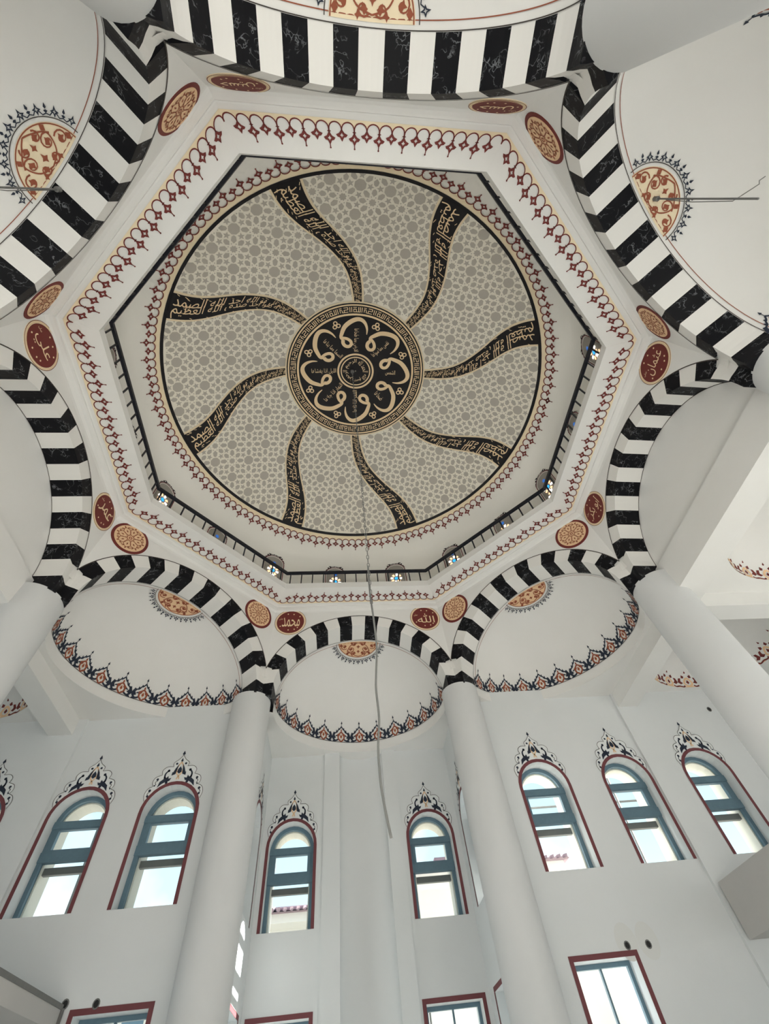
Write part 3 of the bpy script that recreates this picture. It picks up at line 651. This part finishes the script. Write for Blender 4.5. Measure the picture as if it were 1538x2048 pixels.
for k in range(8):
    # in the picture angles run clockwise from the right; seen from below x is kept and y turns over
    a = 2*PI*k/8; c, s_ = math.cos(a), math.sin(a)
    R2 = lambda x, y: (x*c-y*s_, x*s_+y*c)       # plan: +angle = clockwise in the picture
    fl = lambda q: R2(q[0], -q[1])
    pg.stroke([fl(q) for q in WAW], lambda t: .012+.062*math.sin(PI*min(1, t*1.02))**.8*(1-.35*t), 1)
    pg.stroke([fl(q) for q in bez([(.470, .185), (.425, .185), (.385, .155), (.375, .105), (.405, .070), (.450, .075), (.480, .110), (.495, .150), (.50, .205)], 5)], lambda t: .052-.012*t, 1)
    n_ = len(PHR[k]); w_ = min(.36, .045+.020*n_)
    write(pg, PHR[k], lambda x, y: fl((.52-w_/2+(1-x)*0+w_*x - (.02 if n_ > 7 else 0), -.045+.085*y)) if k in (7, 0, 1) else fl((.47+w_/2-w_*x, .045-.085*y)))
    b = a+PI/8; x0, y0 = .735*math.cos(b), .735*math.sin(b)
    for j in range(3): q = b+2*PI*j/3; pg.ring(x0+.032*math.cos(q), y0+.032*math.sin(q), .017, .032, 12)
for k, t in enumerate(('بسم الله', 'الرحمن', 'الرحيم', 'الحمد لله')):
    a = PI/2*k+.3; write(pg, t, lambda x, y: ((.105+.085*y)*math.cos(a+x*1.35), (.105+.085*y)*math.sin(a+x*1.35)))
pg.out('lettering', 'gold', mroot)

# ------------------------------------------------------------------ stained-glass windows of the drum
DW = [96.6, 77.4, 58.3, 39.6, 21.6, 3.0, -17.5, 116.1, 135.0, 154.0, 172.5, 191, 209.5, 228, 246.5, 265, 283.5, 302, 322]
for i, a in enumerate(DW):
    a = math.radians(a); root = empty('window_%d' % (i+1), (AX*math.cos(a), AY*math.sin(a), 1.52), 'structure')
    # drum radius units: u along the wall, z up
    dm = lambda u, z, off: ((AX-off)*math.cos(a+u/.87), (AY-off)*math.sin(a+u/.87), z)
    hw, zs = .042, 1.655
    def ar(h, top, n=12): return [(-h, 1.515), (h, 1.515)]+[(h*math.cos(PI*k/n), top+h*math.sin(PI*k/n)) for k in range(n+1)]
    pen = Pen(lambda u, z: dm(u, z, .003)); pen.fill(ar(hw, zs)); pen.out('grille', 'panel', root)
    pen = Pen(lambda u, z: dm(u, z, .005)); O = ar(hw+.0075, zs); I = ar(hw+.0035, zs); pen.m.grid([[pen.f(*q) for q in O[1:]+O[:1]], [pen.f(*q) for q in I[1:]+I[:1]]]); pen.out('painted_trim', 'trim', root)
    pens = {m: Pen(lambda u, z: dm(u, z, .006)) for m in ('gblue', 'gdark', 'gwhite', 'gamber')}
    for zc, mm in ((1.602, 'gblue'), (1.545, 'gdark'), (1.652, 'gdark')):
        pens[mm].disc(0, zc, .0085, 6, .0105)
        if zc > 1.65: continue
        for k in range(8):
            q = 2*PI*k/8+.2; c, s_ = math.cos(q), math.sin(q)
            pens['gwhite' if k % 2 == 0 else 'gamber'].fill([(u*c-v*s_, zc+(u*s_+v*c)*1.15) for u, v in ((.014, -.0042), (.027, -.0052), (.027, .0052), (.014, .0042))])
    for m, pn in pens.items(): pn.out('glass_piece', m, root)
    pn = Pen(lambda u, z: dm(u, z, .004)); zt = zs+hw+.010     # painted crest
    for g in (-1, 1):
        pn.stroke([(g*u, zt+v) for u, v in bez([(0, .028), (.012, .020), (.006, .006), (.0, .004)], 5)], .0036); pn.stroke([(g*u, zt+v) for u, v in bez([(.004, .002), (.018, .0), (.028, -.010), (.040, -.022)], 5)], .0042)
        for (u, v, r) in ((.018, .012, .0055), (.024, .0, .0055), (.034, -.010, .0055), (.042, -.026, .005), (.012, .030, .0045), (.030, .002, .003), (.046, -.034, .004)): pn.fill([(g*u-r, zt+v), (g*u, zt+v-r), (g*u+r, zt+v), (g*u, zt+v+r*1.3)])
    pn.fill([(0, zt+.032), (-.006, zt+.042), (0, zt+.055), (.006, zt+.042)]); pn.disc(0, zt+.063, .004, 6)
    pn.out('painted_crest', 'ink', root)

# ------------------------------------------------------------------ roundels on the spandrels
def roundel_red(root, f, t, big=True):
    g = Pen(lambda x, y: f(x, y, .0035))
    write(g, t, lambda x, y: ((x-.5)*1.20+.04, (y-.5)*.80-.02))
    g.ring(0, 0, .955, .985, 40)
    for (x, y) in ((.62, .42), (-.2, .66), (.2, .62), (-.66, -.36), (.5, -.5), (-.1, -.68), (.3, -.64)): g.fill([(x-.05, y), (x, y+.06), (x+.05, y), (x, y-.06)])
    write(g, 'صلى', lambda x, y: (-.78+.26*x, .16+.20*y))
    g.out('lettering', 'gold', root)
def roundel_floral(root, f):
    g = Pen(lambda x, y: f(x, y, .0035))
    g.ring(0, 0, .05, .10, 12); g.ring(0, 0, .17, .20, 18)
    for k in range(8):
        a = PI/4*k; R_ = lambda q: (q[0]*math.cos(a)-q[1]*math.sin(a), q[0]*math.sin(a)+q[1]*math.cos(a))
        for s_ in (-1, 1):
            g.stroke([R_((u, s_*v)) for u, v in bez([(.19, .02), (.34, .15), (.52, .20), (.66, .10), (.72, .0)], 5)], .032)
            g.stroke([R_((u, s_*v)) for u, v in spiral(.66, .20, .085, 3.4, .95, 10, .4)], .034, .026)
            g.fill([R_((u, s_*v)) for u, v in ((.60, .14), (.68, .20), (.72, .14), (.66, .10))])
        g.fill([R_(q) for q in ((.38, 0), (.46, .045), (.58, 0), (.46, -.045))]); g.fill([R_(q) for q in ((.70, 0), (.76, .05), (.86, 0), (.76, -.05))])
    g.out('arabesque', 'rust', root)
RD = [(0, -.297, 'r', 'محمد', 'burgundy calligraphy roundel left of the far front arch crown'),
      (0, .299, 'r', '\ufdf2', 'burgundy calligraphy roundel right of the far front arch crown'),
      (7, .290, 'f', '', 'peach arabesque roundel beside the front arch on its left'),
      (1, -.291, 'f', '', 'peach arabesque roundel beside the front arch on its right'),
      (7, -.296, 'f', '', 'peach arabesque roundel above the front left arch, at its outer end'),
      (1, .299, 'f', '', 'peach arabesque roundel above the front right arch, at its outer end'),
      (6, .285, 'r', 'عمر', 'burgundy calligraphy roundel at the lower end of the left arch'),
      (6, -.278, 'r', 'علي', 'burgundy calligraphy roundel at the upper end of the left arch'),
      (2, -.280, 'r', 'ابو بكر', 'burgundy calligraphy roundel at the lower end of the right arch'),
      (2, .281, 'r', 'عثمان', 'burgundy calligraphy roundel at the upper end of the right arch'),
      (3, -.302, 'f', '', 'slanted peach arabesque roundel at the right tip of the upper right arch'),
      (3, .303, 'f', '', 'narrow peach arabesque roundel near the top right spandrel tip'),
      (4, -.300, 'r', 'حسن', 'flattened burgundy calligraphy roundel at the top right of the gallery'),
      (4, .288, 'r', 'حسين', 'flattened burgundy calligraphy roundel at the top left of the gallery'),
      (5, -.290, 'f', '', 'narrow peach arabesque roundel near the top left spandrel tip'),
      (5, .300, 'f', '', 'slanted peach arabesque roundel at the left tip of the upper left arch')]
for si, x0, kd, t, lab in RD:
    s = SD[si]; zc = 1.381; r = .0635
    # text reads left to right as seen from inside: +x runs along t seen from within
    sg = 1.0
    v_in = -s.n; right = Vector((v_in.y, -v_in.x)) * -1
    right = Vector((s.n.y, -s.n.x)); sg = 1.0 if right.dot(s.t) > 0 else -1.0
    f = lambda x, y, off: s.face(x0+sg*x*r, zc+y*r, off)
    root = empty('roundel', s.face(x0, zc-r, .001)); tag(root, lab, 'roundel', 'calligraphy roundels' if kd == 'r' else 'arabesque roundels')
    for nm, rr, m, off in (('rim', 1.06, 'beige' if kd == 'r' else 'burg', .0016), ('disc', .92 if kd == 'r' else .90, 'burg' if kd == 'r' else 'peach', .0026)):
        mb = MB(); n = 40; a = [(rr*math.cos(2*PI*k/n), rr*math.sin(2*PI*k/n)) for k in range(n)]
        mb.grid([[f(x, y, 0) for x, y in a], [f(x, y, off) for x, y in a]], True); mb.poly([f(x, y, off) for x, y in a]); obj(nm, mb, m, root)
    if kd == 'r':
        pen = Pen(lambda x, y: f(x, y, .0022)); pen.ring(0, 0, 1.035, 1.06, 40); pen.out('outline', 'burg', root); roundel_red(root, f, t)
    else: roundel_floral(root, f)

# ------------------------------------------------------------------ arched and square windows in the walls
wn = [len(DW)]
def frame_quad(mb, P, d0, d1, O, I):           # ring between two outlines, extruded in depth
    n = len(O)
    for a, b in ((O, O), ):
        pass
    r = [[P(x, d0, z) for x, z in O], [P(x, d0, z) for x, z in I], [P(x, d1, z) for x, z in I], [P(x, d1, z) for x, z in O]]
    r.append(r[0]); mb.grid(r, True)
def arched_window(P, c, crest=True):
    wn[0] += 1; root = empty('window_%d' % wn[0], P(c, 0, .458), 'structure')
    out_ = lambda h, z0=.458, n=16: [(c-h, z0), (c+h, z0)]+[(c+h*math.cos(PI*k/n), HSP+h*math.sin(PI*k/n)) for k in range(n+1)]
    # painted trim around the opening (open at the sill)
    pen = Pen(lambda x, z: P(x, -.0012, z)); O = out_(HWN+.0105); I = out_(HWN-.0002)
    O = O[1:]+O[:1]; I = I[1:]+I[:1]; pen.m.grid([[pen.f(*q) for q in O], [pen.f(*q) for q in I]]); pen.out('painted_trim', 'trim', root)
    d0, d1 = .046, .060
    mb = MB(); frame_quad(mb, P, d0, d1, out_(HWN+.001), out_(HWN-.0125, .458+.004)); fr = obj('frame', mb, 'frame', root)
    for za, zb, nm in ((.684, .704, 'transom'), (.596, .622, 'transom')):
        mb = MB(); q = [P(x, d, z) for z in (za, zb) for d in (d0-.004, d1) for x in (c-HWN, c+HWN)]
        mb.add(q); mb.f += [(0, 1, 3, 2), (4, 6, 7, 5), (0, 4, 5, 1), (2, 3, 7, 6), (0, 2, 6, 4), (1, 5, 7, 3)]; obj(nm, mb, 'frame', root)
    mb = MB(); sh = HWN-.0125; frame_quad(mb, P, d0-.002, d1-.002, rect_hole(c, sh, .622, .684), rect_hole(c, sh-.011, .628, .680)); obj('sash', mb, 'frame', root)
    for nm, L in (('pane', [(c+(HWN-.012)*math.cos(PI*k/14), max(.704, HSP+(HWN-.012)*math.sin(PI*k/14))) for k in range(15)]), ('pane', rect_hole(c, sh-.0105, .6275, .6805)), ('pane', rect_hole(c, HWN-.012, .461, .597))):
        pen = Pen(lambda x, z: P(x, .053, z)); pen.fill(L); pen.out(nm, 'glass', root)
    mb = MB(); q = [P(x, d, z) for z in (.572, .590) for d in (.068, .082) for x in (c-HWN, c+HWN)]   # shutter-box rail outside
    mb.add(q); mb.f += [(0, 1, 3, 2), (4, 6, 7, 5), (0, 4, 5, 1), (2, 3, 7, 6), (0, 2, 6, 4), (1, 5, 7, 3)]; obj('outer_rail', mb, 'steel', root)
    mb = MB(); frame_quad(mb, P, .0605, .118, out_(HWN+.001, .456), out_(HWN-.017, .462)); obj('outer_reveal', mb, 'reveal', root)
    if not crest: return root
    U = .0920; cy = HSP+U                       # painted crest above the arch
    pt = lambda u, v: (c+u*U, cy+v*U)
    ln = Pen(lambda x, z: P(x, -.0012, z)); nv = Pen(lambda x, z: P(x, -.0016, z)); bg_ = Pen(lambda x, z: P(x, -.0006, z)); pe = Pen(lambda x, z: P(x, -.0014, z))
    half = [(-.95, -.62)]+bez([(-.95, -.60), (-1.0, -.40), (-.93, -.22), (-.78, -.14)], 5)+bez([(-.78, -.14), (-.84, .0), (-.78, .16), (-.57, .24)], 5)[1:]+bez([(-.57, .24), (-.60, .40), (-.47, .52), (-.25, .52)], 5)[1:]+bez([(-.25, .52), (-.27, .66), (-.12, .78), (0, .94)], 5)[1:]
    full = half+[(-x, y) for x, y in reversed(half)]
    ln.stroke([pt(*q) for q in half], .0015); ln.stroke([pt(-q[0], q[1]) for q in half], .0015)
    arcb = [(-.97+0*k, 0) for k in range(0)]
    arcp = [(1.0*math.cos(PI*k/16), -1+1.0*math.sin(PI*k/16)) for k in range(3, 14)]
    bg_.fill([pt(*q) for q in full]+[pt(*q) for q in arcp])
    for g in (-1, 1):
        F = lambda L: [pt(g*u, v) for u, v in L]
        nv.fill(F([(-.64, -.20), (-.60, .0), (-.48, .10), (-.50, .20), (-.40, .13), (-.34, .20), (-.32, .10), (-.22, .12), (-.27, .02), (-.40, -.01), (-.52, -.08)]))
        nv.stroke(F(bez([(-.46, .12), (-.47, .26), (-.40, .36), (-.34, .36)], 5)), .006, .003)
        nv.fill(F([(-.06, .62), (-.16, .46), (-.22, .30), (-.12, .24), (-.10, .34), (-.09, .46)])); nv.fill(F([(-.24, .33), (-.25, .20), (-.13, .24)]))
        pe.stroke(F(bez([(0, .68), (-.10, .50), (-.09, .30), (.02, .14), (.04, .06)], 5)), .004)
        for (u, v, r) in ((-.16, .62, .042), (-.38, .38, .048), (-.69, .09, .045), (-.85, -.28, .048), (-.74, -.12, .03), (-.36, -.03, .05), (-.88, -.46, .04)): nv.disc(*pt(g*u, v), r*U, 7)
        ln.stroke(F(bez([(-.66, .05), (-.74, .0), (-.70, -.10)], 4)), .002); ln.stroke(F(bez([(-.82, -.30), (-.90, -.38), (-.86, -.52)], 4)), .002)
    nv.fill([pt(*q) for q in ((0, .52), (-.07, .42), (-.08, .32), (0, .26), (.08, .32), (.07, .42))]); nv.fill([pt(*q) for q in ((0, .83), (-.045, .72), (0, .68), (.045, .72))]); nv.fill([pt(*q) for q in ((0, 1.10), (-.055, .98), (0, .93), (.055, .98))])
    bg_.out('crest_ground', 'crest', root); ln.out('crest_outline', 'line', root); nv.out('crest_leaves', 'navy', root); pe.out('crest_stems', 'peach', root)
    return root
def square_window(P, c):
    wn[0] += 1; root = empty('window_%d' % wn[0], P(c, 0, LOWZ0), 'structure')
    O = rect_hole(c, lowhw+.0115, LOWZ0, LOWZ1+.0115); I = rect_hole(c, lowhw, LOWZ0, LOWZ1)
    pen = Pen(lambda x, z: P(x, -.0012, z)); pen.m.grid([[pen.f(*q) for q in O[1:]+O[:1]], [pen.f(*q) for q in I[1:]+I[:1]]]); pen.out('painted_trim', 'trim', root)
    mb = MB(); frame_quad(mb, P, .046, .058, rect_hole(c, lowhw+.001, LOWZ0, LOWZ1+.001), rect_hole(c, lowhw-.009, LOWZ0+.01, LOWZ1-.010)); obj('frame', mb, 'frame', root)
    for x0, x1, z0, z1 in ((c-.0025, c+.0025, LOWZ0, LOWZ1), (c-lowhw, c+lowhw, .135, .141), (c-lowhw, c+lowhw, .02, .026)):
        mb = MB(); q = [P(x, d, z) for z in (z0, z1) for d in (.047, .057) for x in (x0, x1)]; mb.add(q); mb.f += [(0, 1, 3, 2), (4, 6, 7, 5), (0, 4, 5, 1), (2, 3, 7, 6), (0, 2, 6, 4), (1, 5, 7, 3)]; obj('glazing_bar', mb, 'frame', root)
    pen = Pen(lambda x, z: P(x, .052, z)); pen.fill(rect_hole(c, lowhw-.005, LOWZ0+.005, LOWZ1-.005)); pen.out('pane', 'glass', root)
PF = lambda x, d, z: (x, YW+d, z); PF2 = lambda x, d, z: (x, YW-.011+d, z); PN = lambda x, d, z: (x, YN+d, z)
for c in up_l[:2]: arched_window(PF, c)
arched_window(PF2, up_l[2])
for c in up_r[:2]: arched_window(PF, c)
for c in up_r[2:]: arched_window(PF2, c)
for c in UPF: arched_window(PN, c)
for g in (-1, 1):
    PS = lambda y, d, z, g=g: (g*(.37+d), y, z); arched_window(PS, YS); square_window(PS, YS)
for c in lo_l+lo_r: square_window(PF, c)
for c in UPF: square_window(PN, c)

# ------------------------------------------------------------------ mezzanine slabs at the frame edges
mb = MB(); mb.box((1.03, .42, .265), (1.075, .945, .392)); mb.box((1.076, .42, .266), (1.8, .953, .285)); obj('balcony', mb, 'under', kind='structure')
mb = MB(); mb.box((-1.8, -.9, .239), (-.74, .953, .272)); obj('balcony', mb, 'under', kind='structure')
mb = MB(); mb.box((-.752, -.9, .272), (-.738, .95, .281)); mb.box((-.748, .945, -.267), (-.736, .957, .275)); obj('trim_3', mb, 'steel', kind='structure')

# ------------------------------------------------------------------ hanging chain, cable, lamp rods, wall sockets
ch = empty('hanging_chain', (-.015, 0, .63)); tag(ch, 'thin steel chain hanging straight down from the dome centre', 'chain')
zt, zb = 1.6+6*2.145, 1.6+6*.625; n = 110; lk = None; x0 = -.015*S
for k in range(n):
    z = zt+(zb-zt)*(k+.5)/n
    if lk is None:
        mb = MB(); L_ = (zt-zb)/n*.62; pts = []
        for j in range(12):
            a = 2*PI*j/12; pts.append((.014*math.cos(a), 0, (L_-.004)*(1 if math.sin(a) >= 0 else -1)*.5+.014*math.sin(a)))
        pts = pts+[pts[0]]; mb.tube(pts, .005, 5, False); o = obj('chain_link', mb, 'steel', ch, world=True); lk = o.data
    else:
        o = bpy.data.objects.new('chain_link', lk); COL.objects.link(o); o.parent = ch; o.matrix_parent_inverse = Matrix.Translation(-Vector(gloc(ch)))
    o.location = (x0, 0, z); o.rotation_euler = (0, 0, PI/2*(k % 2))
mb = MB(); mb.tube([W((-.015, 0, 2.146)), W((-.015, 0, 2.12))], .05, 10); obj('ceiling_hook', mb, 'steel', ch, world=True)
cp = [(-.0155, 0, .76), (-.0160, 0, .70), (-.0150, 0, .655), (-.0125, 0, .60), (-.0115, 0, .5377), (-.0165, 0, .48), (-.0185, 0, .45), (-.0172, 0, .4018), (-.0205, 0, .37), (-.0224, 0, .347), (-.0222, 0, .3051), (-.0205, 0, .285), (-.0185, 0, .268), (-.0138, 0, .2369)]
xs = bez([(q[0], q[2]) for q in cp], 6); mb = MB(); mb.tube([W((x, .006, z)) for x, z in xs], .012, 6)
o = obj('hanging_cable', mb, 'cable', world=True, smooth=True); tag(o, 'loose grey cable dangling below the steel chain in the middle', 'cable')
def rod(x, y, z0, z1, lab, wire):
    r = empty('lamp_rod', (x, y, z1)); tag(r, lab, 'rod', 'lamp rods under the half-domes'); mb = MB(); mb.tube([W((x, y, z0)), W((x, y, z1))], .012, 6); obj('rod', mb, 'steel', r, world=True)
    mb = MB(); mb.tube([W(q) for q in wire], .006, 5); obj('wire', mb, 'cable', r, world=True)
    mb = MB(); mb.tube([W((x, y, z0+.004)), W((x, y, z0-.012))], .035, 8); obj('ceiling_plate', mb, 'steel', r, world=True)
rod(.733, -.706, 1.347, 1.0, 'thin lamp rod with frayed wire hanging from the right half-dome', [(.733, -.704, 1.30), (.737, -.700, 1.2), (.735, -.702, 1.07), (.735, -.712, 1.05), (.738, -.722, 1.035), (.742, -.730, 1.025), (.735, -.735, 1.02), (.740, -.742, 1.015)])
rod(-.72, -.650, 1.345, 1.0, 'thin lamp rod hanging from the left half-dome', [(-.72, -.648, 1.30), (-.724, -.645, 1.15), (-.72, -.65, 1.02)])
for (x, z, lab) in ((.692, .283, 'left one of two open wiring sockets above the right square window'), (.752, .281, 'right one of two open wiring sockets above the right square window'), (1.399, .932, 'open wiring socket high on the right wall near the ceiling'), (-.669, .279, 'open wiring socket above the left square window'), (-.742, .284, 'open wiring socket beside the left balcony edge')):
    r = empty('wall_socket', (x, YW, z)); tag(r, lab, 'socket', 'open wiring sockets'); yy = YW-.011 if x > 1.02 else YW
    if abs(x-.72) < .05:
        pen = Pen(lambda a, b: (a, yy-.0008, b)); pen.disc(x+.002, z+.008, .030, 20, .040); pen.out('plaster_patch', 'stain', r)
    mb = MB(); n = 12; mb.grid([[(x+rr*math.cos(2*PI*k/n), yy-dd, z+rr*1.15*math.sin(2*PI*k/n)) for k in range(n)] for rr, dd in ((.0085, 0), (.0085, .0018), (.006, .0014))], True); obj('box_rim', mb, 'steel', r)
    pen = Pen(lambda a, b: (a, yy-.0013, b)); pen.disc(x, z, .0065, 12, .0075); pen.out('box_hole', 'hole', r)

# ------------------------------------------------------------------ outside: houses, scaffold poles
def house(x0, x1, y0, y1, ze, zr, lab, chim=()):
    r = empty('house', ((x0+x1)/2, y0, -.3)); tag(r, lab, 'building')
    mb = MB(); mb.box((x0, y0, -.3), (x1, y1, ze)); obj('walls', mb, 'house', r)
    mb = MB(); mb.box((x0-.12, y0-.16, ze), (x1+.12, y1+.16, ze+.05)); obj('eaves', mb, 'house', r)
    mb = MB(); ym = (y0+y1)/2; a = [(x0-.15, y0-.2, ze+.05), (x1+.15, y0-.2, ze+.05), (x1+.15, y1+.2, ze+.05), (x0-.15, y1+.2, ze+.05)]; b0, b1 = (x0+.4, ym, zr), (x1-.4, ym, zr)
    mb.poly([a[0], a[1], b1, b0]); mb.poly([a[2], a[3], b0, b1]); mb.poly([a[1], a[2], b1]); mb.poly([a[3], a[0], b0]); mb.poly(a); obj('roof', mb, 'tile', r)
    mb = MB(); k = x0-.15
    while k < x1+.15: mb.tube([W((k, y0-.21, ze+.06)), W((min(max(k, x0+.4), x1-.4), ym, zr+.01))], .09, 5); k += .045
    o = obj('roof_tiles', mb, 'tile', r, 'stuff', world=True)
    for (cx, cy, h) in chim:
        mb = MB(); mb.box((cx-.03, cy-.03, ze+.05), (cx+.03, cy+.03, zr+h)); mb.box((cx-.05, cy-.05, zr+h), (cx+.05, cy+.05, zr+h+.05)); obj('chimney', mb, 'tile', r)
    k = x0+.3
    while k < x1-.2:
        mb = MB(); mb.box((k, y0-.012, ze-.42), (k+.16, y0+.01, ze-.17)); w = obj('window', mb, 'reveal', r); mb = MB(); mb.box((k+.015, y0-.016, ze-.405), (k+.145, y0, ze-.185)); obj('pane', mb, 'frame', w); k += .55
house(-2.3, -.22, 3.6, 4.6, 1.0, 1.24, 'cream house with tiled roof seen through the front left window', [(-1.1, 4.1, .1)])
house(.15, 1.25, 3.0, 4.2, .99, 1.10, 'cream house with deep eaves seen through the front right window', [(.64, 3.3, .09)])
house(1.78, 4.2, 3.4, 4.6, .97, 1.17, 'cream house with tiled roof seen through the right windows', [(2.2, 4.0, .08)])
sp = [((.195, 1.62), 'scaffold pole outside the front right window, nearer its left jamb'), ((.222, 1.62), 'scaffold pole outside the front right window, second from its left jamb'), ((-.19, 1.62), 'scaffold pole outside the front left window at its right side'), ((1.10, 1.40), 'scaffold pole outside the second right window'), ((-1.02, 1.40), 'scaffold pole outside the second left window')]
for (x, y), lab in sp:
    mb = MB(); mb.tube([W((x, y, -.3)), W((x, y, 1.35))], .03, 8); o = obj('scaffold_pole', mb, 'steel', world=True); tag(o, lab, 'pole', 'scaffold poles outside')
for (x0, x1, y, z, lab) in ((-.5, .5, 1.625, .868, 'horizontal scaffold pole crossing behind both front windows'), (.6, 1.35, 1.405, .80, 'horizontal scaffold pole crossing behind the right windows')):
    mb = MB(); mb.tube([W((x0, y, z)), W((x1, y, z))], .028, 8); o = obj('scaffold_pole', mb, 'steel', world=True); tag(o, lab, 'pole', 'scaffold poles outside')
